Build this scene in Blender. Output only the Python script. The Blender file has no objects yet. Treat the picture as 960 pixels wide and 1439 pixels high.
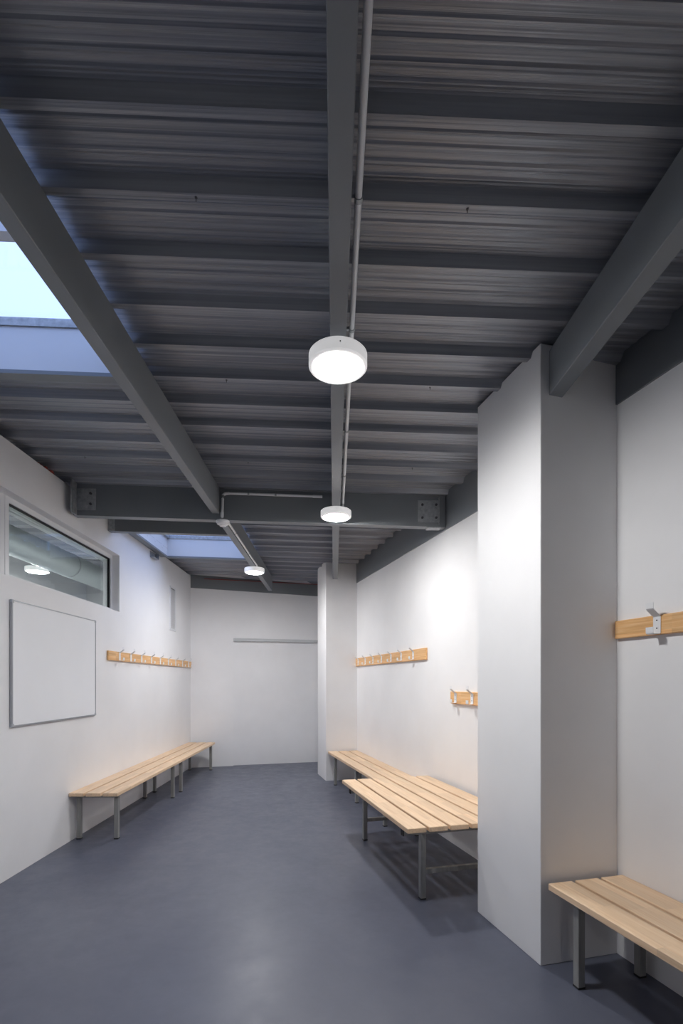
import bpy, bmesh, math, random
from mathutils import Matrix, Vector
random.seed(7)
S = bpy.context.scene
C = S.collection

# ------------------------------------------------------------------ camera
F_PX, HORIZON, EYE = 704.41, 957.11, 1.6
cam = bpy.data.cameras.new('camera')
cam.sensor_fit = 'VERTICAL'; cam.sensor_height = 36.0; cam.sensor_width = 24.0
cam.lens = F_PX * 36.0 / 1439.0
cam.shift_y = (HORIZON - 719.5) / 1439.0
cam.clip_start = 0.05
cam_o = bpy.data.objects.new('camera', cam); C.objects.link(cam_o)
cam_o.location = (0, 0, EYE); cam_o.rotation_euler = (math.pi / 2, 0, -.0153)
S.camera = cam_o

# ------------------------------------------------------------------ world and exposure
W = bpy.data.worlds.new('sky'); S.world = W; W.use_nodes = True
wn = W.node_tree; wn.nodes.clear()
wo = wn.nodes.new('ShaderNodeOutputWorld'); wb = wn.nodes.new('ShaderNodeBackground')
wt = wn.nodes.new('ShaderNodeTexCoord'); wz = wn.nodes.new('ShaderNodeTexNoise'); wr = wn.nodes.new('ShaderNodeValToRGB')
wz.inputs['Scale'].default_value = 1.6; wz.inputs['Detail'].default_value = 3
wr.color_ramp.elements[0].color = (0.42, 0.60, 1.0, 1); wr.color_ramp.elements[0].position = 0.3
wr.color_ramp.elements[1].color = (0.49, 0.66, 1.0, 1); wr.color_ramp.elements[1].position = 0.7
wn.links.new(wt.outputs['Generated'], wz.inputs['Vector']); wn.links.new(wz.outputs['Fac'], wr.inputs['Fac'])
wn.links.new(wr.outputs['Color'], wb.inputs['Color']); wn.links.new(wb.outputs['Background'], wo.inputs['Surface'])
wb.inputs['Strength'].default_value = 1.9
LAMP = 272.0            # emission of the lamp diffusers
S.view_settings.view_transform = 'Standard'; S.view_settings.look = 'None'
S.view_settings.exposure = 0.0; S.view_settings.gamma = 1.0; S.view_settings.use_curve_mapping = False
S.cycles.max_bounces = 12; S.cycles.diffuse_bounces = 8; S.cycles.glossy_bounces = 5
S.cycles.transparent_max_bounces = 16; S.cycles.use_denoising = True
S.cycles.sample_clamp_indirect = 8.0; S.cycles.caustics_reflective = False; S.cycles.caustics_refractive = False

# ------------------------------------------------------------------ materials
def mat(name, col, rough=.5, metal=0., spec=.5):
    m = bpy.data.materials.new(name); m.use_nodes = True
    b = m.node_tree.nodes['Principled BSDF']
    b.inputs['Base Color'].default_value = (*col, 1); b.inputs['Roughness'].default_value = rough
    b.inputs['Metallic'].default_value = metal; b.inputs['Specular IOR Level'].default_value = spec
    return m
def nodes(m):
    t = m.node_tree
    return t, t.nodes['Principled BSDF'], (lambda k: t.nodes.new('ShaderNode' + k)), t.links.new
def noise(m, scale, vec=(1, 1, 1), detail=4, coord='Object', rough=.55):
    t, b, n, l = nodes(m)
    tc = n('TexCoord'); mp = n('Mapping'); nz = n('TexNoise')
    mp.inputs['Scale'].default_value = vec
    nz.inputs['Scale'].default_value = scale; nz.inputs['Detail'].default_value = detail; nz.inputs['Roughness'].default_value = rough
    l(tc.outputs[coord], mp.inputs['Vector']); l(mp.outputs['Vector'], nz.inputs['Vector'])
    return nz, mp
def ramp(m, src, stops):
    t, b, n, l = nodes(m); r = n('ValToRGB')
    e = r.color_ramp.elements
    while len(e) < len(stops): e.new(.5)
    for x, (p, c) in zip(e, stops): x.position = p; x.color = (*c, 1) if len(c) == 3 else c
    l(src, r.inputs['Fac']); return r
def bump(m, src, strength, dist=.01):
    t, b, n, l = nodes(m); k = n('Bump'); k.inputs['Strength'].default_value = strength; k.inputs['Distance'].default_value = dist
    l(src, k.inputs['Height']); l(k.outputs['Normal'], b.inputs['Normal'])

def paint(name, col, rough=.55, var=.05, bscale=160, bstr=.06):
    m = mat(name, col, rough); t, b, n, l = nodes(m)
    z, _ = noise(m, 1.3, detail=5); lo = tuple(c * (1 - var) for c in col); hi = tuple(min(1, c * (1 + var * .4)) for c in col)
    r = ramp(m, z.outputs['Fac'], [(.3, lo), (.7, hi)]); l(r.outputs['Color'], b.inputs['Base Color'])
    z2, _ = noise(m, bscale, detail=2); bump(m, z2.outputs['Fac'], bstr, .004)
    return m
M = {}
M['wall'] = paint('white_wall_paint', (.87, .87, .88), .6)
M['beam'] = paint('grey_beam_paint', (.205, .222, .24), .45, .08, 90, .08)
M['steel_white'] = mat('white_powder_coat', (.82, .83, .85), .35)
M['plastic_white'] = mat('white_plastic', (.80, .81, .83), .4)
M['conduit'] = mat('conduit_grey', (.80, .81, .83), .4)
M['dark'] = mat('dark_rubber', (.012, .012, .013), .6)
M['screw'] = mat('screw_steel', (.09, .09, .1), .4, .6)
M['board'] = paint('whiteboard_enamel', (.90, .915, .94), .28, .03, 20, .0)
M['alu'] = mat('anodised_aluminium', (.42, .44, .47), .35, .8)
M['cap'] = mat('grey_corner_plastic', (.45, .47, .5), .5)
M['red'] = paint('red_sealant', (.35, .06, .05), .8, .3)
M['upstand'] = paint('white_upstand_lining', (.72, .74, .77), .5, .04)
M['pvc'] = mat('window_white_pvc', (.78, .79, .8), .35)
M['duct'] = mat('galvanised_duct', (.55, .60, .60), .4, .35)
# benches' metal
m = M['leg'] = mat('grey_painted_tube', (.4, .4, .39), .42, .2)
z, _ = noise(m, 9, (4, 4, .6)); t, b, n, l = nodes(m)
r = ramp(m, z.outputs['Fac'], [(.3, (.27, .27, .26)), (.7, (.36, .36, .345))]); l(r.outputs['Color'], b.inputs['Base Color'])
# galvanised plates
m = M['galv'] = mat('galvanised_plate', (.22, .235, .25), .45, .45); t, b, n, l = nodes(m)
z, _ = noise(m, 30, detail=6); r = ramp(m, z.outputs['Fac'], [(.3, (.30, .32, .34)), (.7, (.48, .50, .52))]); l(r.outputs['Color'], b.inputs['Base Color'])
# floor
m = M['floor'] = mat('slate_blue_vinyl', (.07, .075, .1), .4); t, b, n, l = nodes(m)
z, _ = noise(m, 1.1, detail=9, rough=.68)
r = ramp(m, z.outputs['Fac'], [(.28, (.088, .098, .136)), (.5, (.102, .112, .152)), (.72, (.124, .134, .174))]); l(r.outputs['Color'], b.inputs['Base Color'])
z2, _ = noise(m, 7, detail=8, rough=.7); r2 = ramp(m, z2.outputs['Fac'], [(.3, (.30,) * 3), (.7, (.46,) * 3)]); l(r2.outputs['Color'], b.inputs['Roughness'])
z3, _ = noise(m, 220, detail=2); bump(m, z3.outputs['Fac'], .08, .003)
# roof sheet: dark coated steel with rolling streaks along its length
m = M['sheet'] = mat('dark_coated_sheet', (.2, .2, .2), .36, .35); t, b, n, l = nodes(m)
z, _ = noise(m, 1.0, (.25, 55, 1), 6, rough=.6)
r = ramp(m, z.outputs['Fac'], [(.3, (.19, .205, .235)), (.7, (.36, .375, .41))]); l(r.outputs['Color'], b.inputs['Base Color'])
r2 = ramp(m, z.outputs['Fac'], [(.3, (.28,) * 3), (.7, (.44,) * 3)]); l(r2.outputs['Color'], b.inputs['Roughness'])
z2, _ = noise(m, 1.0, (.12, 34, 1), 3); bump(m, z2.outputs['Fac'], .7, .008)
# woods
def wood(name, a, bb, c, rough=.45):
    m = mat(name, bb, rough); t, b, n, l = nodes(m)
    z, mp = noise(m, 6, (.55, 14, 14), 6, rough=.6)
    oi = n('ObjectInfo'); mul = n('VectorMath'); mul.operation = 'SCALE'; mul.inputs['Scale'].default_value = 37
    cb = n('CombineXYZ'); l(oi.outputs['Random'], cb.inputs['X']); l(oi.outputs['Random'], cb.inputs['Y']); l(oi.outputs['Random'], cb.inputs['Z'])
    l(cb.outputs[0], mul.inputs[0]); l(mul.outputs[0], mp.inputs['Location'])
    r = ramp(m, z.outputs['Fac'], [(.3, a), (.5, bb), (.7, c)])
    # finger-jointed staves: blocks of slightly different tone
    tc = n('TexCoord'); mp2 = n('Mapping'); mp2.inputs['Scale'].default_value = (2.6, 22, 22)
    l(tc.outputs['Object'], mp2.inputs['Vector']); l(mul.outputs[0], mp2.inputs['Location'])
    fl = n('VectorMath'); fl.operation = 'FLOOR'; wn_ = n('TexWhiteNoise'); l(mp2.outputs['Vector'], fl.inputs[0]); l(fl.outputs[0], wn_.inputs['Vector'])
    mr = n('MapRange'); mr.inputs['To Min'].default_value = .88; mr.inputs['To Max'].default_value = 1.06; l(wn_.outputs['Value'], mr.inputs['Value'])
    mx = n('VectorMath'); mx.operation = 'SCALE'; l(r.outputs['Color'], mx.inputs[0]); l(mr.outputs[0], mx.inputs['Scale'])
    l(mx.outputs[0], b.inputs['Base Color']); bump(m, z.outputs['Fac'], .08, .003)
    return m
M['beech'] = wood('pale_beech', (.74, .51, .315), (.83, .60, .395), (.88, .67, .47))
M['pine'] = wood('orange_pine', (.72, .39, .16), (.84, .49, .215), (.90, .60, .32))
# glass panes (see-through, with a mirror share that grows at a grazing view)
def pane(name, tint, base):
    m = bpy.data.materials.new(name); m.use_nodes = True; t = m.node_tree; t.nodes.clear()
    o = t.nodes.new('ShaderNodeOutputMaterial'); mx = t.nodes.new('ShaderNodeMixShader'); tr = t.nodes.new('ShaderNodeBsdfTransparent')
    g = t.nodes.new('ShaderNodeBsdfGlossy'); fr = t.nodes.new('ShaderNodeLayerWeight'); pw = t.nodes.new('ShaderNodeMath'); ad = t.nodes.new('ShaderNodeMath')
    tr.inputs['Color'].default_value = (*tint, 1); g.inputs['Roughness'].default_value = .01; g.inputs['Color'].default_value = (.9, .95, 1, 1)
    pw.operation = 'POWER'; pw.inputs[1].default_value = 5.0
    ad.operation = 'MULTIPLY_ADD'; ad.use_clamp = True; ad.inputs[1].default_value = 1 - base; ad.inputs[2].default_value = base
    t.links.new(fr.outputs['Facing'], pw.inputs[0]); t.links.new(pw.outputs[0], ad.inputs[0]); t.links.new(ad.outputs[0], mx.inputs['Fac'])
    t.links.new(tr.outputs[0], mx.inputs[1]); t.links.new(g.outputs[0], mx.inputs[2]); t.links.new(mx.outputs[0], o.inputs['Surface'])
    return m
M['glass'] = pane('window_glass', (.95, .985, .975), .03)
M['skyglass'] = pane('skylight_glass', (.965, .955, 1.0), .03)
def emit(name, col, s):
    m = mat(name, (.9, .9, .9), .4); t, b, n, l = nodes(m)
    b.inputs['Emission Color'].default_value = (*col, 1); b.inputs['Emission Strength'].default_value = s
    return m
M['opal'] = emit('opal_ring', (1.0, .99, .99), .42)
M['lamp'] = emit('lit_diffuser', (1.0, .985, .97), LAMP)

# ------------------------------------------------------------------ builders
def link(name, me, m, parent=None, mw=None):
    o = bpy.data.objects.new(name, me); C.objects.link(o)
    if m is not None and not me.materials: me.materials.append(m)
    if parent is not None: o.parent = parent
    if mw is not None: o.matrix_local = mw
    return o
def bm_mesh(bm, name, smooth=False):
    bmesh.ops.recalc_face_normals(bm, faces=bm.faces)
    me = bpy.data.meshes.new(name); bm.to_mesh(me); bm.free()
    if smooth:
        for p in me.polygons: p.use_smooth = True
        try: me.set_sharp_from_angle(angle=math.radians(35))
        except Exception: pass
    return me
def add_box(bm, lo, hi, mw=None, bev=0., slope=0.):
    vs = []
    for z in (lo[2], hi[2]):
        for x, y in ((lo[0], lo[1]), (hi[0], lo[1]), (hi[0], hi[1]), (lo[0], hi[1])):
            p = Vector((x, y, z + slope * x)); vs.append(bm.verts.new(mw @ p if mw else p))
    fs = [bm.faces.new([vs[i] for i in f]) for f in ((3, 2, 1, 0), (4, 5, 6, 7), (0, 1, 5, 4), (1, 2, 6, 5), (2, 3, 7, 6), (3, 0, 4, 7))]
    if bev:
        es = list({e for f in fs for e in f.edges})
        bmesh.ops.bevel(bm, geom=es, offset=bev, segments=1, affect='EDGES', profile=.5)
def box(name, lo, hi, m, parent=None, mw=None, bev=0., slope=0.):
    """box with its origin at its own centre"""
    c = Vector([(a + b) / 2 for a, b in zip(lo, hi)]); h = [(b - a) / 2 for a, b in zip(lo, hi)]
    bm = bmesh.new(); add_box(bm, [-x for x in h], h, None, bev, slope)
    if slope: c.z += slope * c.x
    t = Matrix.Translation(c)
    return link(name, bm_mesh(bm, name), m, parent, (mw @ t) if mw is not None else t)
def boxes(name, lst, m, parent=None, mw=None):
    bm = bmesh.new()
    for a in lst: add_box(bm, *a)
    return link(name, bm_mesh(bm, name), m, parent, mw)
def add_tube(bm, pts, r, seg=12, caps=True):
    rings = []
    pts = [Vector(p) for p in pts]
    for i, p in enumerate(pts):
        d = (pts[min(i + 1, len(pts) - 1)] - pts[max(i - 1, 0)]).normalized()
        a = d.cross(Vector((0, 0, 1)) if abs(d.z) < .95 else Vector((1, 0, 0))).normalized(); b = d.cross(a)
        rr = r[i] if isinstance(r, (list, tuple)) else r
        rings.append([bm.verts.new(p + rr * (math.cos(2 * math.pi * k / seg) * a + math.sin(2 * math.pi * k / seg) * b)) for k in range(seg)])
    for A, B in zip(rings, rings[1:]):
        for k in range(seg): bm.faces.new((A[k], A[(k + 1) % seg], B[(k + 1) % seg], B[k]))
    if caps: bm.faces.new(rings[0]); bm.faces.new(rings[-1])
def tube(name, pts, r, m, parent=None, mw=None, seg=12):
    bm = bmesh.new(); add_tube(bm, pts, r, seg)
    return link(name, bm_mesh(bm, name, True), m, parent, mw)
def lathe(name, prof, m, parent=None, mw=None, seg=48):
    """prof: (radius, z) list; r = 0 closes"""
    bm = bmesh.new(); rings = []
    for r, z in prof:
        if r < 1e-6: rings.append([bm.verts.new((0, 0, z))])
        else: rings.append([bm.verts.new((r * math.cos(2 * math.pi * k / seg), r * math.sin(2 * math.pi * k / seg), z)) for k in range(seg)])
    for A, B in zip(rings, rings[1:]):
        for k in range(seg):
            k2 = (k + 1) % seg
            if len(A) == 1 and len(B) == 1: continue
            if len(A) == 1: bm.faces.new((A[0], B[k], B[k2]))
            elif len(B) == 1: bm.faces.new((A[k], A[k2], B[0]))
            else: bm.faces.new((A[k], A[k2], B[k2], B[k]))
    return link(name, bm_mesh(bm, name, True), m, parent, mw)
def tag(o, label, cat, group=None):
    o['label'] = label; o['category'] = cat
    if group: o['group'] = group
    return o
def thing(name, label, cat, mw, group=None):
    o = bpy.data.objects.new(name, None); C.objects.link(o); o.empty_display_size = .1
    o.matrix_world = mw
    return tag(o, label, cat, group)
def struct(o): o['kind'] = 'structure'; return o
def struct_empty(name, mw):
    o = bpy.data.objects.new(name, None); C.objects.link(o); o.matrix_world = mw; o.empty_display_size = .1
    return struct(o)
T = Matrix.Translation

# ------------------------------------------------------------------ frames of the room
# R: the wall with the pillars (and the far wall square to it). local x = -u (u runs towards the camera), local y = into the room
aR = .2567; P0 = (-.2496, 8.0234); NW = .5201
G = Matrix.Rotation(-.0153, 4, 'Z')      # turns the surveyed (camera-facing) frame so that the beams run along Y
FR = G @ T((P0[0], P0[1], 0)) @ Matrix.Rotation(math.pi / 2 + aR, 4, 'Z')
def R_(u, n, z): return FR @ T((-u, n, z))
U_BACK = -1.834; N_COR = 2.142
# L: the whiteboard wall. local x = -s (s is the depth), local y = into the room
FL = G @ T((-2.6251, 0, 0)) @ Matrix.Rotation(-math.pi / 2 + .0176, 4, 'Z')
def L_(s, o, z): return FL @ T((-s, o, z))
# B: the roof beams; local y runs along the beams
FB = Matrix.Identity(4)
ZC, SX = 3.4984, -.0276
def roof_z(x): return ZC + SX * x

# ------------------------------------------------------------------ floor and walls
struct(box('floor', (-6.2, -8, -.15), (6.5, 11.5, 0), M['floor']))
WT = 3.545
# whiteboard wall with the strip window opening
w0, w1, wz0, wz1 = 2.35, 6.172, 2.452, 3.146
struct(boxes('wall_left', [((-9.6, -.2, 0), (7.6, 0, wz0)), ((-9.6, -.2, wz1), (7.6, 0, WT)), ((-9.6, -.2, wz0), (-w1, 0, wz1)), ((-w0, -.2, wz0), (7.6, 0, wz1))], M['wall'], None, FL))
struct(box('wall_right', (-17, -NW - .2, 0), (-U_BACK + .3, -NW, 3.70), M['wall'], None, FR))
rw, rz = .774, 2.41        # shallow blocked-up doorway in the far wall
struct(boxes('wall_back', [((-U_BACK + .063, -NW, 0), (-U_BACK + .3, N_COR + .3, 3.66)),
                           ((-U_BACK, N_COR - rw, 0), (-U_BACK + .063, N_COR + .02, 3.66)),
                           ((-U_BACK, -NW, rz), (-U_BACK + .063, N_COR - rw, 3.66))], M['wall'], None, FR))
struct(box('trim_shadow_band', (-U_BACK + .004, -NW + .004, rz - .052), (-U_BACK + .060, N_COR - rw - .002, rz - .001), mat('grey_shadow_band', (.58, .60, .61), .6), None, FR))  # flat grey strip: shadow band under the doorway head put in as colour
struct(box('wall_rear', (-3.0, -7.7, 0), (5.6, -7.5, 3.50), M['wall']))
# the neighbouring room seen through the strip window
struct(box('wall_neighbour', (-5.0, -3.5, 0), (-4.8, 10, 3.70), M['wall']))
struct(box('wall_neighbour_end', (-4.8, 9.8, 0), (-2.86, 10, 3.70), M['wall']))
struct(box('wall_neighbour_rear', (-4.8, -3.5, 0), (-2.86, -3.3, 3.70), M['wall']))

# pillars
def pillar(u0, u1, label):
    t = thing('pillar', label, 'pillar', R_((u0 + u1) / 2, -NW / 2, 0), 'white pillars')
    zt = roof_z((FR @ Vector((-(u0 + u1) / 2, 0, 0))).x) + .03
    h = (u1 - u0) / 2
    bm = bmesh.new(); add_box(bm, (-h, -NW / 2, 0), (h, NW / 2, zt), None, .003)
    link('shaft', bm_mesh(bm, 'shaft'), M['wall'], t)
pillar(4.701, 5.386, 'large white plastered pillar between the wide bench and the bench in front')
pillar(-.631, 0, 'slim-looking far white pillar carrying the end of the middle roof beam')

# ------------------------------------------------------------------ roof sheets
PER = .3025; Y_RIB = 1.974
def sheet_profile(y0, y1):
    base = [(0, 0), (.036, 0), (.058, .045), (.075, .045), (.084, .0415), (.089, .0415), (.098, .045), (.124, .046), (.134, .0425), (.144, .0425), (.154, .046),
            (.182, .046), (.192, .042), (.201, .042), (.212, .046), (.234, .046), (.243, .0425), (.248, .0425), (.257, .045), (.2775, .045)]
    pts = []
    k0 = math.floor((y0 - Y_RIB) / PER) - 1; k1 = math.ceil((y1 - Y_RIB) / PER) + 1
    for k in range(k0, k1):
        for y, z in base: pts.append((Y_RIB + k * PER + y, z))
    def at(y):
        for (a, za), (b, zb) in zip(pts, pts[1:]):
            if a <= y <= b: return za + (zb - za) * (y - a) / (b - a + 1e-9)
        return 0
    return [(y0, at(y0))] + [p for p in pts if y0 + 1e-4 < p[0] < y1 - 1e-4] + [(y1, at(y1))]
def roof_piece(bm, x0, x1, y0, y1):
    pr = sheet_profile(y0, y1); th = .004; rows = []
    n = max(2, int((x1 - x0) / .8) + 1)
    xs = [x0 + (x1 - x0) * i / (n - 1) for i in range(n)]
    lo = [[bm.verts.new((x, y, roof_z(x) + z)) for x in xs] for y, z in pr]
    hi = [[bm.verts.new((x, y, roof_z(x) + z + th)) for x in xs] for y, z in pr]
    for G in (lo, hi):
        for A, B in zip(G, G[1:]):
            for i in range(n - 1): bm.faces.new((A[i], A[i + 1], B[i + 1], B[i]))
    for A, B in ((lo[0], hi[0]), (lo[-1], hi[-1])):
        for i in range(n - 1): bm.faces.new((A[i], A[i + 1], B[i + 1], B[i]))
    for i in (0, n - 1):
        for j in range(len(pr) - 1): bm.faces.new((lo[j][i], lo[j + 1][i], hi[j + 1][i], hi[j][i]))
RX0, RX1 = -5.2, 5.4
HOLES = [(-2.53, -1.172, 1.50, 3.09), (-2.53, -1.172, 6.02, 7.68)]     # the two skylight openings: x0 x1 y0 y1
ceil = struct_empty('ceiling', FB)
y = Y_RIB - 8 * 4 * PER + .036
while y < 10.4:
    y2 = y + 4 * PER; bm = bmesh.new()
    cuts = sorted({y, y2 - .0015} | {c for h in HOLES for c in h[2:] if y < c < y2})
    for a, b_ in zip(cuts, cuts[1:]):
        h = [h for h in HOLES if h[2] <= (a + b_) / 2 <= h[3]]
        if h: roof_piece(bm, RX0, h[0][0], a, b_); roof_piece(bm, h[0][1], RX1, a, b_)
        else: roof_piece(bm, RX0, RX1, a, b_)
    link('roof_sheet', bm_mesh(bm, 'roof_sheet'), M['sheet'], ceil)
    y = y2
# side-lap screws poking through the ribs
bm = bmesh.new(); add_tube(bm, [(0, 0, -.022), (0, 0, .01)], [.0022, .003], 6); add_tube(bm, [(0, 0, -.003), (0, 0, .002)], .008, 8)
sme = bm_mesh(bm, 'roof_screw')
for x, y in ((-.545, 1.992), (.533, 1.992), (-2.05, 1.992), (.616, 3.202), (-.683, 3.202), (.693, 4.412), (-.752, 4.412), (-2.175, 4.412), (.55, 5.622), (-.6, 5.622), (1.9, 1.992)):
    link('roof_screw', sme, M['screw'], ceil, T((x, y, roof_z(x))) @ Matrix.Scale(.72, 4))

# ------------------------------------------------------------------ beams
ZB = 3.2387
def beam(label, x0, x1, y0, y1, zb, zt=None, name='roof_beam', bev=.003):
    xc = (x0 + x1) / 2; zt = ZC - .001 if zt is None else zt
    t = thing(name, label, 'beam', FB @ T((xc, (y0 + y1) / 2, zb + SX * xc)), 'grey roof beams')
    h = (zt - zb); bm = bmesh.new(); add_box(bm, (x0 - xc, (y0 - y1) / 2, 0), (x1 - xc, (y1 - y0) / 2, h), None, bev, SX)
    link('timber', bm_mesh(bm, 'timber'), M['beam'], t)
    return t
CB0, CB1 = 5.035, 5.125          # transverse beam, front and back face
beam('long grey roof beam beside the large skylight', -1.2156, -1.1406, -7.4, CB0 - .004, ZB)
beam('grey roof beam running from the smoke detector to the far wall', -1.2156, -1.1406, CB1 + .004, 9.32, ZB)
beam('middle grey roof beam carrying two round lamps', -.0186, .0603, -7.4, CB0 - .004, ZB)
beam('middle grey roof beam ending on the far pillar', -.0186, .0603, CB1 + .004, 8.15, ZB)
beam('grey roof beam resting on the large front pillar', 1.2149, 1.300, -7.4, 2.865, 3.2476)
tb = beam('short dark trimmer beam in front of the small skylight', -2.66, -1.2216, 5.90, 5.98, 3.281, name='trimmer_beam')
# transverse beam with its galvanised end plates
cb = beam('transverse grey beam crossing the whole room', -2.60, 1.125, CB0, CB1, 3.182, name='cross_beam', bev=.002)
XC = (-2.60 + 1.125) / 2; YC = (CB0 + CB1) / 2
bm = bmesh.new(); add_tube(bm, [(0, 0, 0), (0, -.012, 0)], .013, 6)
boltme = bm_mesh(bm, 'bolt')
def end_plate(par, x0, x1, z0, z1, yf, wing, bolts):
    p = boxes('bracket', [((x0, yf - .006, z0), (x1, yf, z1)), wing], M['galv'], par)
    for bx, bz in bolts: link('bolt', boltme, M['screw'], p, T((bx, yf - .006, bz)))
hf = YC - CB0
x0 = -2.56 - XC
end_plate(cb, x0, x0 + .19, .05 + SX * x0, .265 + SX * x0, -hf, ((x0 - .012, -hf - .10, .0 + SX * x0), (x0, -hf, .33 + SX * x0)),
          [(x0 + .14, .215 + SX * x0), (x0 + .14, .11 + SX * x0)])
x1 = 1.06 - XC
end_plate(cb, x1 - .215, x1, .045 + SX * x1, .265 + SX * x1, -hf, ((x1 - .006, -hf - .03, .02 + SX * x1), (x1, -hf, .29 + SX * x1)),
          [(x1 - .17, .22 + SX * x1), (x1 - .17, .09 + SX * x1), (x1 - .03, .22 + SX * x1), (x1 - .03, .09 + SX * x1)])
box('bottom_plate', (x1 - .12, -hf, SX * x1 - .008), (x1 + .02, hf, SX * x1 + .002), M['galv'], cb)
# angle plate of the trimmer and a small spare bracket on the wall head
xt = -2.66 - (-2.66 - 1.2216) / 2
boxes('bracket', [((xt, -.046, .02), (xt + .10, -.040, .20)), ((xt - .008, -.12, 0), (xt, -.04, .24))], M['galv'], tb)
t = thing('wall_bracket', 'small dark bracket under the lining of the small skylight on the wall head', 'bracket', L_(7.3, 0, 3.385))
boxes('plate', [((-.10, 0, 0), (.10, .06, .006)), ((-.10, 0, 0), (.10, .006, .09)), ((-.10, 0, .0), (-.094, .06, .09))], M['galv'], t)
# steel edge beams lying on the walls of the pillars' side and the far wall
def edge_beam(name, label, mw, L, z0, z1, zt0, zt1, proud=.012):
    """sloped fascia: local x 0..L, front face at y = proud"""
    t = thing(name, label, 'beam', mw)
    bm = bmesh.new(); v = []
    for x, za, zb in ((0, z0, zt0), (L, z1, zt1)):
        for yy in (-.02, proud): v += [bm.verts.new((x, yy, za)), bm.verts.new((x, yy, zb))]
    for f in ((0, 1, 3, 2), (4, 6, 7, 5), (2, 3, 7, 6), (0, 4, 5, 1), (0, 2, 6, 4), (1, 5, 7, 3)): bm.faces.new([v[i] for i in f])
    link('web', bm_mesh(bm, 'web'), M['beam'], t)
    return t
edge_beam('edge_beam', 'sloping grey steel beam along the wall head between the two pillars', R_(4.70, -NW, 0), 4.70, 3.10, 3.194, 3.515, 3.58)
edge_beam('edge_beam', 'dark steel beam on the wall head beyond the large front pillar', R_(16.5, -NW, 0), 16.5 - 5.387, 3.09, 3.222, 3.36, 3.53)
edge_beam('edge_beam', 'dark grey steel beam on top of the far wall', FR @ T((-U_BACK, -NW, 0)) @ Matrix.Rotation(math.pi / 2, 4, 'Z'), N_COR + NW, 3.262, 3.322, 3.49, 3.565)
# red sealing tape along the head of the far beam, lumps of red sealant on the whiteboard wall's head
o = boxes('trim_1', [((-U_BACK - .035, -NW, 3.492), (-U_BACK - .014, 1.9, 3.50))], M['red'], None, FR); struct(o)
bm = bmesh.new()
for s, r_ in ((4.55, .016), (4.62, .022), (4.70, .026), (4.73, .02), (4.50, .013)):
    bmesh.ops.create_icosphere(bm, subdivisions=2, radius=r_, matrix=T((-s, .0 - .02, WT + r_ * .6)) @ Matrix.Diagonal((1.3, .8, 1, 1)))
for v in bm.verts: v.co += Vector((random.uniform(-1, 1), random.uniform(-1, 1), random.uniform(-1, 1))) * .003
tag(link('sealant', bm_mesh(bm, 'sealant', True), M['red'], None, FL), 'lumps of red sealant on the wall head above the strip window', 'sealant')

# ------------------------------------------------------------------ skylights
def skylight(n, h, ybar=None):
    x0, x1, y0, y1 = h
    t = struct_empty('window_%d' % n, FB @ T((x0, y0, ZC)))
    w, d = x1 - x0, y1 - y0
    zs = lambda x: SX * (x0 + x)
    zt, zl = .20, -.062
    def sl(name, lo, hi, m):
        c = Vector([(p + q) / 2 for p, q in zip(lo, hi)]); hh = [(q - p) / 2 for p, q in zip(lo, hi)]
        bm = bmesh.new(); add_box(bm, [-q for q in hh], hh, None, 0, SX); c.z += SX * (x0 + c.x)
        return link(name, bm_mesh(bm, name), m, t, T(c))
    we = -1.2166 - x0                                    # the opening's clear width up to the beam
    sl('upstand', (0, d - .02, zl), (we, d, zt), M['upstand'])
    sl('upstand', (0, 0, zl), (we, .02, zt), M['upstand'])
    sl('upstand', (-.02, 0, zl), (0, d, zt), M['upstand'])
    sl('upstand', (w + .003, 0, .060), (w + .02, d, zt), M['upstand'])
    sl('bounce_strip', (we + .001, 0, -.0007), (we + .070, d, -.0002), M['plastic_white'])  # white strip added on the beam top to bounce skylight onto the sheets
    # grey trimmers and metal lip round the opening
    sl('trimmer', (-.02, d + .001, zl), (we, d + .055, -.002), M['beam'])
    sl('trimmer', (-.098, -.02, zl), (-.022, d + .055, -.002), M['beam'])
    sl('lip', (-.02, d - .022, zl - .024), (we, d + .05, zl - .001), M['beam'])
    sl('lip', (-.10, -.02, zl - .024), (0, d - .023, zl - .001), M['beam'])
    # glazing frame and pane
    fr = boxes('frame', [((-.02, d - .03, zt), (w + .02, d + .03, zt + .05), None, 0, SX), ((-.02, -.03, zt), (w + .02, .03, zt + .05), None, 0, SX),
                         ((-.04, -.03, zt), (.035, d + .03, zt + .05), None, 0, SX), ((w - .035, -.03, zt), (w + .02, d + .03, zt + .05), None, 0, SX)], M['galv'], t, T((0, 0, SX * x0)))
    if ybar is not None:
        sl('glazing_bar', (.04, ybar - y0 - .03, zt), (w - .04, ybar - y0 + .03, zt + .05), M['upstand'])
        box('latch', (w * .28, d - .045, zt - .012 + zs(w * .3)), (w * .31, d - .012, zt + .03 + zs(w * .3)), M['dark'], t)
    sl('pane', (0, 0, zt + .036), (w, d, zt + .042), M['skyglass'])
skylight(2, HOLES[0], 2.44); skylight(3, HOLES[1])

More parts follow.
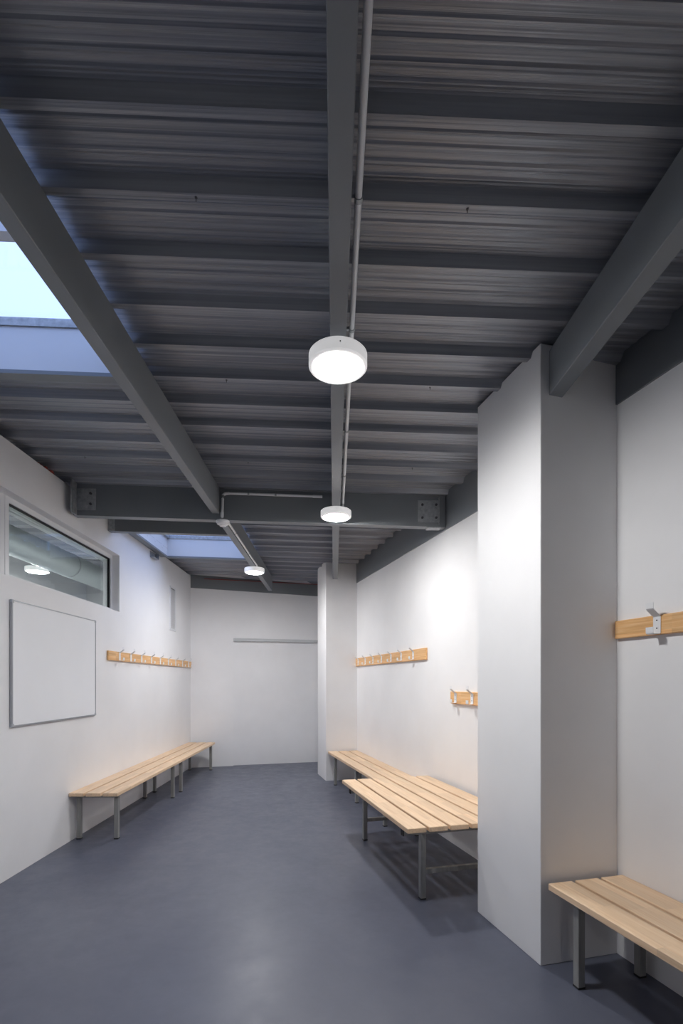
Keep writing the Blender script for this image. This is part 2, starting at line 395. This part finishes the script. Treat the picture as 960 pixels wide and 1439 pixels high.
# ------------------------------------------------------------------ strip window
win = struct_empty('window_1', L_(w1, -.087, wz0))
ww, wh = w1 - w0, wz1 - wz0
m1 = 2.02                                     # distance of the mullion from the far end
fw = .05
def wframe(xa, xb, name):
    fr = boxes(name, [((xa, -.07, 0), (xa + fw, 0, wh)), ((xb - fw, -.07, 0), (xb, 0, wh)), ((xa + fw, -.07, wh - fw), (xb - fw, 0, wh)), ((xa + fw, -.07, 0), (xb - fw, 0, .038))], M['pvc'], win)
    i0, i1, j0, j1 = xa + fw, xb - fw, .038, wh - fw
    g = .012
    boxes('gasket', [((i0, -.05, j0), (i0 + g, -.012, j1)), ((i1 - g, -.05, j0), (i1, -.012, j1)), ((i0 + g, -.05, j1 - g), (i1 - g, -.012, j1)), ((i0 + g, -.05, j0), (i1 - g, -.012, j0 + .004))], M['dark'], fr)
    boxes('glazing_bead', [((i0 + g, -.055, j0 + .004), (i0 + g + .02, -.034, j1 - g)), ((i0 + g + .02, -.055, j1 - g - .02), (i1 - g, -.034, j1 - g))], M['pvc'], fr)
    box('glass_pane', (i0 + .004, -.032, j0 + .002), (i1 - .004, -.026, j1 - .004), M['glass'], fr)
wframe(0, m1, 'sash'); wframe(m1 + .012, ww, 'sash')
box('mullion', (m1, -.06, 0), (m1 + .012, -.004, wh), M['pvc'], win)

# neighbouring room: spiral duct, pipe and lamp
t = thing('ventilation_duct', 'round spiral ventilation duct seen through the strip window', 'duct', G @ T((-3.93, 5, 3.27)))
bm = bmesh.new(); pts = [(0, -5 + i * .03, 0) for i in range(int(9.6 / .03))]
add_tube(bm, pts, [.17 + (.004 if i % 4 == 0 else 0) for i in range(len(pts))], 28)
link('duct_tube', bm_mesh(bm, 'duct_tube', True), M['duct'], t)
for yy in (-.4, 2.2, 3.9): tube('clamp_ring', [(0, yy, 0), (0, yy + .03, 0)], .178, M['galv'], t, None, 28)
for yy in (-2.2, 3.915): box('hanger', (-.01, yy, .17), (.01, yy + .02, .36), M['galv'], t)
t = thing('pipe', 'thin white pipe running above the spiral duct in the next room', 'pipe', G @ T((-3.80, 5, 3.535)))
tube('run', [(0, -5, 0), (0, 4.6, 0)], .028, M['plastic_white'], t)

# ------------------------------------------------------------------ lamps
def lamp(label, mw, stem=0., group='round ceiling lamps'):
    t = thing('ceiling_light', label, 'lamp', mw, group)
    R = .147
    h = lathe('housing', [(0, 0), (R - .004, 0), (R, -.004), (R, -.057), (R - .005, -.0625), (R - .010, -.064), (R - .0245, -.064), (R - .026, -.05), (0, -.05)], M['opal'], t)
    lathe('diffuser', [(R - .0265, -.052), (R - .028, -.064), (R - .036, -.069), (R - .06, -.0725), (.04, -.0745), (0, -.075)], M['lamp'], t)
    link('screw', boltme, M['screw'], h, Matrix.Translation((.01, -R, -.028)) @ Matrix.Scale(.25, 4))
    if stem: tube('stem', [(0, 0, 0), (0, 0, stem)], .008, M['plastic_white'], t)
def under(xb, y): return FB @ T((xb, y, ZB + SX * xb - .0005))
lamp('large lit round lamp under the middle beam, in front of the transverse beam', under(.0208, 2.52))
lamp('lit round lamp on the middle beam just before the transverse beam', under(.0208, 4.83))
lamp('small-looking lit round lamp under the beam near the far wall', under(-1.178, 7.46))
lamp('added unseen fill lamp under the middle beam behind the viewpoint', under(.0208, -5.3))  # fill lamp added out of view to brighten the near pillar and wall
lamp('lit round lamp of the next room seen through the strip window', G @ T((-4.35, 7.15, 3.22)), roof_z(-4.35) - 3.222)
lamp('added fill lamp in the next room, hidden behind the strip window wall', G @ T((-4.35, 4.9, 3.22)), roof_z(-4.35) - 3.222)  # added out of view to light the duct and wall beyond the window

# ------------------------------------------------------------------ conduits and detector
def clip_mb(r):
    bm = bmesh.new(); add_tube(bm, [(0, -.009, 0), (0, .009, 0)], r + .003, 12); add_box(bm, (-.0265, -.007, -.006), (-r, .007, .006))
    return bm_mesh(bm, 'clip', True)
xc = .0603 + .027
t = thing('conduit', 'thin pale conduit clipped along the middle roof beam', 'conduit', FB @ T((xc, 0, 3.315)))
tube('pipe', [(0, -3.3, 0), (0, 4.80, 0)], .0125, M['conduit'], t)
cm = clip_mb(.0125)
for yy in (-.6, .6, 1.78, 2.44, 3.43, 4.17): link('clip', cm, M['galv'], t, T((0, yy, 0)))
tube('end_bend', [(0, 4.79, 0), (0, 4.82, -.008), (0, 4.83, -.04), (0, 4.83, -.076)], .0125, M['conduit'], t)
# along the transverse beam, with a drop to the detector
t = thing('conduit', 'short pale conduit on the transverse beam dropping to the smoke detector', 'conduit', FB @ T((-1.10, CB0 - .0275, 3.47)))
zz = lambda x: SX * x
tube('pipe', [(.03, 0, 0), (.98, 0, zz(.98))], .0125, M['conduit'], t)
tube('coupling', [(.89, 0, zz(.89)), (.985, 0, zz(.985))], .0155, M['conduit'], t)
tube('elbow', [(.06, 0, 0), (.02, 0, -.003), (-.002, 0, -.02), (-.006, 0, -.06)], .015, M['conduit'], t)
tube('drop_pipe', [(-.006, 0, -.05), (-.012, 0, -.245)], .0125, M['conduit'], t)
tube('coupling', [(-.0115, 0, -.19), (-.012, 0, -.235)], .0155, M['conduit'], t)
for x in (.25, .52): link('clip', cm, M['galv'], t, T((x, .0, zz(x))) @ Matrix.Rotation(-math.pi / 2, 4, 'Z'))
# along the far beam to the last lamp
t = thing('conduit', 'pale conduit along the beam from smoke detector to last lamp', 'conduit', FB @ T((-1.1406 + .018, CB1, 3.286)))
tube('pipe', [(0, .02, 0), (0, 2.22, 0)], .012, M['conduit'], t)
for yy in (.6, 1.5): link('clip', cm, M['galv'], t, T((0, yy, 0)))
# detector
t = thing('smoke_detector', 'white smoke detector under the transverse beam beside the small skylight', 'detector', FB @ T((-1.118, CB0 + .03, 3.182 + .0309)))
lathe('base', [(0, 0), (.066, 0), (.068, -.006), (.066, -.018), (0, -.018)], M['plastic_white'], t, None, 32)
lathe('sensor_head', [(.062, -.018), (.056, -.034), (.034, -.044), (.03, -.055), (0, -.058)], M['plastic_white'], t, None, 32)

# ------------------------------------------------------------------ whiteboard and vent
s0, s1, z0, z1 = 4.07, 5.508, 1.226, 2.262
t = thing('whiteboard', 'blank whiteboard with thin grey frame hung below the strip window', 'whiteboard', L_((s0 + s1) / 2, .012, (z0 + z1) / 2))
hw, hh = (s1 - s0) / 2, (z1 - z0) / 2
box('panel', (-hw + .004, -.008, -hh + .004), (hw - .004, .008, hh - .004), M['board'], t)
boxes('backing', [((-hw + .03, -.012, -hh + .03), (hw - .03, -.008, hh - .03))], M['dark'], t)
for a in (((-hw, -.010, hh - .009), (hw, .012, hh)), ((-hw, -.010, -hh), (hw, .012, -hh + .011)), ((-hw, -.010, -hh), (-hw + .009, .012, hh)), ((hw - .009, -.010, -hh), (hw, .012, hh))):
    box('frame_rail', a[0], a[1], M['alu'], t)
for sx_ in (-1, 1):
    for sz in (-1, 1):
        box('corner_cap', (sx_ * hw - .014 - sx_ * .010, -.011, sz * hh - .014 - sz * .010), (sx_ * hw + .014 - sx_ * .010, .014, sz * hh + .014 - sz * .010), M['cap'], t, None, .004)
v0, v1, y0_, y1_ = 8.07, 8.36, 2.425, 3.14
t = thing('vent_grille', 'tall narrow white ventilation grille high on the whiteboard wall', 'vent', L_((v0 + v1) / 2, 0, (y0_ + y1_) / 2))
hw, hh = (v1 - v0) / 2, (y1_ - y0_) / 2
boxes('frame', [((-hw, 0, -hh), (-hw + .035, .012, hh)), ((hw - .035, 0, -hh), (hw, .012, hh)), ((-hw, 0, hh - .03), (hw, .012, hh)), ((-hw, 0, -hh), (hw, .012, -hh + .03))], M['plastic_white'], t)
box('backing', (-hw + .03, .0005, -hh + .02), (hw - .03, .002, hh - .02), M['dark'], t)
bm = bmesh.new(); zq = -hh + .035
while zq < hh - .04:
    add_box(bm, (-hw + .035, .002, zq), (hw - .035, .010, zq + .012)); zq += .0195
o = link('slats', bm_mesh(bm, 'slats'), M['conduit'], t); o['kind'] = 'stuff'

# ------------------------------------------------------------------ coat racks
def hook_mesh():
    bm = bmesh.new(); w, th = .023, .002
    def strip(path, w=w):
        ring = []
        for i, (yy, zz_) in enumerate(path):
            a = Vector(path[max(i - 1, 0)]); b_ = Vector(path[min(i + 1, len(path) - 1)]); d = (b_ - a).normalized(); nrm = Vector((-d.y, d.x)) * th
            ring.append([bm.verts.new((sx, yy + q * nrm.x, zz_ + q * nrm.y)) for q, sx in ((-.5, -w), (-.5, w), (.5, w), (.5, -w))])
        for A, B in zip(ring, ring[1:]):
            for k in range(4): bm.faces.new((A[k], A[(k + 1) % 4], B[(k + 1) % 4], B[k]))
        bm.faces.new(ring[0]); bm.faces.new(ring[-1])
    # back plate, upper arm bent out and up with its lip, lower J
    strip([(.002, -.045), (.002, .042), (.006, .047), (.045, .078), (.050, .084), (.050, .115)])
    strip([(.002, -.040), (.004, -.046), (.010, -.049), (.042, -.049), (.049, -.046), (.051, -.038), (.051, -.014)])
    return bm_mesh(bm, 'hook')
hookme = hook_mesh()
bm = bmesh.new(); add_tube(bm, [(0, .0025, 0), (0, .006, 0)], [.0045, .003], 8); hsme = bm_mesh(bm, 'screw')
def rack(label, mw, x0, x1, hooks, hz, screws, sgn=1):
    """mw: on the wall face, mid height of the board; x0..x1 and hooks along local x"""
    xc = (x0 + x1) / 2
    t = thing('coat_rack', label, 'coat rack', mw @ T((xc, 0, 0)), 'wall coat racks')
    bm = bmesh.new(); add_box(bm, (x0 - xc, .001, -hz), (x1 - xc, .024, hz), None, .004)
    link('board', bm_mesh(bm, 'board'), M['pine'], t)
    for h in hooks:
        k = link('hook', hookme, M['steel_white'], t, T((h - xc, .024, .0)))
        if screws:
            for z in (-.018, .024): link('screw', hsme, M['screw'], k, T((0, 0, z)))
rack('long pine coat rack with nine white hooks above the benches of the whiteboard wall', L_(0, 0, 1.90), -9.23, -5.82, [-x for x in (6.12, 6.46, 6.82, 7.19, 7.56, 7.93, 8.30, 8.68, 9.04)], .056, False)
rack('pine coat rack with seven white hooks beside the far pillar', R_(0, -NW, 1.902), -2.732, -.002, [-x for x in (.145, .521, .897, 1.268, 1.645, 2.007, 2.386)], .066, True)
rack('low pine coat rack half hidden behind the large front pillar', R_(0, -NW, 1.440), -4.69, -3.317, [-x for x in (3.427, 3.743, 4.06, 4.377)], .060, True)
rack('pine coat rack with one white hook in view above the bench in front', R_(0, -NW, 1.898), -7.2, -5.392, [-x for x in (5.681, 6.05, 6.42, 6.79)], .052, True)

# ------------------------------------------------------------------ benches
def bench(label, mw, L, D, H, nplank, legx, leg_in, wide=False):
    """local x along the bench, +y towards the room, origin on the floor at the middle"""
    t = thing('bench', label, 'bench', mw, 'slatted wooden benches')
    gap = .022; pw = (D - gap * (nplank - 1)) / nplank; th = .036
    bm = bmesh.new(); add_box(bm, (-L / 2, -pw / 2, -th / 2), (L / 2, pw / 2, th / 2), None, .0035)
    pme = bm_mesh(bm, 'plank')
    for i in range(nplank):
        link('plank', pme, M['beech'], t, T((0, -D / 2 + pw / 2 + i * (pw + gap), H - th / 2)))
    q = .021; rail = .07 if wide else .03
    bm = bmesh.new(); add_box(bm, (-q, -q, 0), (q, q, H - th - rail), None, .003); lme = bm_mesh(bm, 'leg')
    bm = bmesh.new(); add_box(bm, (-q - .001, -q - .001, 0), (q + .001, q + .001, .012), None, .002); fme = bm_mesh(bm, 'foot')
    ly = D / 2 - leg_in
    for x in legx:
        ry = D / 2 - .04 if wide else ly + q
        bm = bmesh.new(); add_box(bm, (-q, -ry, H - th - rail), (q, ry, H - th), None, .003)
        bl = link('bearer', bm_mesh(bm, 'bearer'), M['leg'], t, T((x, 0, 0)))
        if wide:
            for s_ in (-1, 1): box('end_cap', (-q - .001, s_ * ry - .004, H - th - rail - .001), (q + .001, s_ * ry + .004, H - th - .001), M['dark'], bl)
        for s_ in (-1, 1):
            lg = link('leg', lme, M['leg'], t, T((x, s_ * ly, 0)))
            link('foot', fme, M['dark'], lg)
        if wide: box('stretcher', (x - q * .8, -ly + q, .185), (x + q * .8, ly - q, .22), M['leg'], t, None, .002)
    return t
# along the whiteboard wall (local x = -depth)
DL = .48; offL = DL / 2 + .004
def benchL(label, a, b_, legs):
    c = (a + b_) / 2; bench(label, L_(c, offL, 0), b_ - a, DL, .487, 3, [c - s for s in legs], .052)
benchL('slatted wooden bench at the wall, its end under the whiteboard', 4.975, 6.955, (5.085, 6.865))
benchL('slatted wooden bench at the whiteboard wall reaching into the far corner', 6.965, 9.12, (7.23, 9.01))
# along the pillar wall (local x = -u)
def benchR(label, u0, u1, n0, n1, H, npl, legs, leg_in, wide=False):
    c = (u0 + u1) / 2; bench(label, R_(c, (n0 + n1) / 2, 0), u1 - u0, n1 - n0, H, npl, [c - u for u in legs], leg_in, wide)
benchR('long slatted wooden bench at the wall, starting from the far pillar', .03, 2.80, -.515, -.027, .479, 3, (.34, 1.50, 2.60), .045)
benchR('wide raised six-plank wooden bench with low stretchers between the pillars', 2.84, 4.61, -.475, .482, .585, 6, (3.0, 4.41), .197, True)
benchR('slatted wooden bench in front, pushed up to the large pillar', 5.43, 7.45, -.515, -.015, .48, 3, (5.606, 7.27), .055)
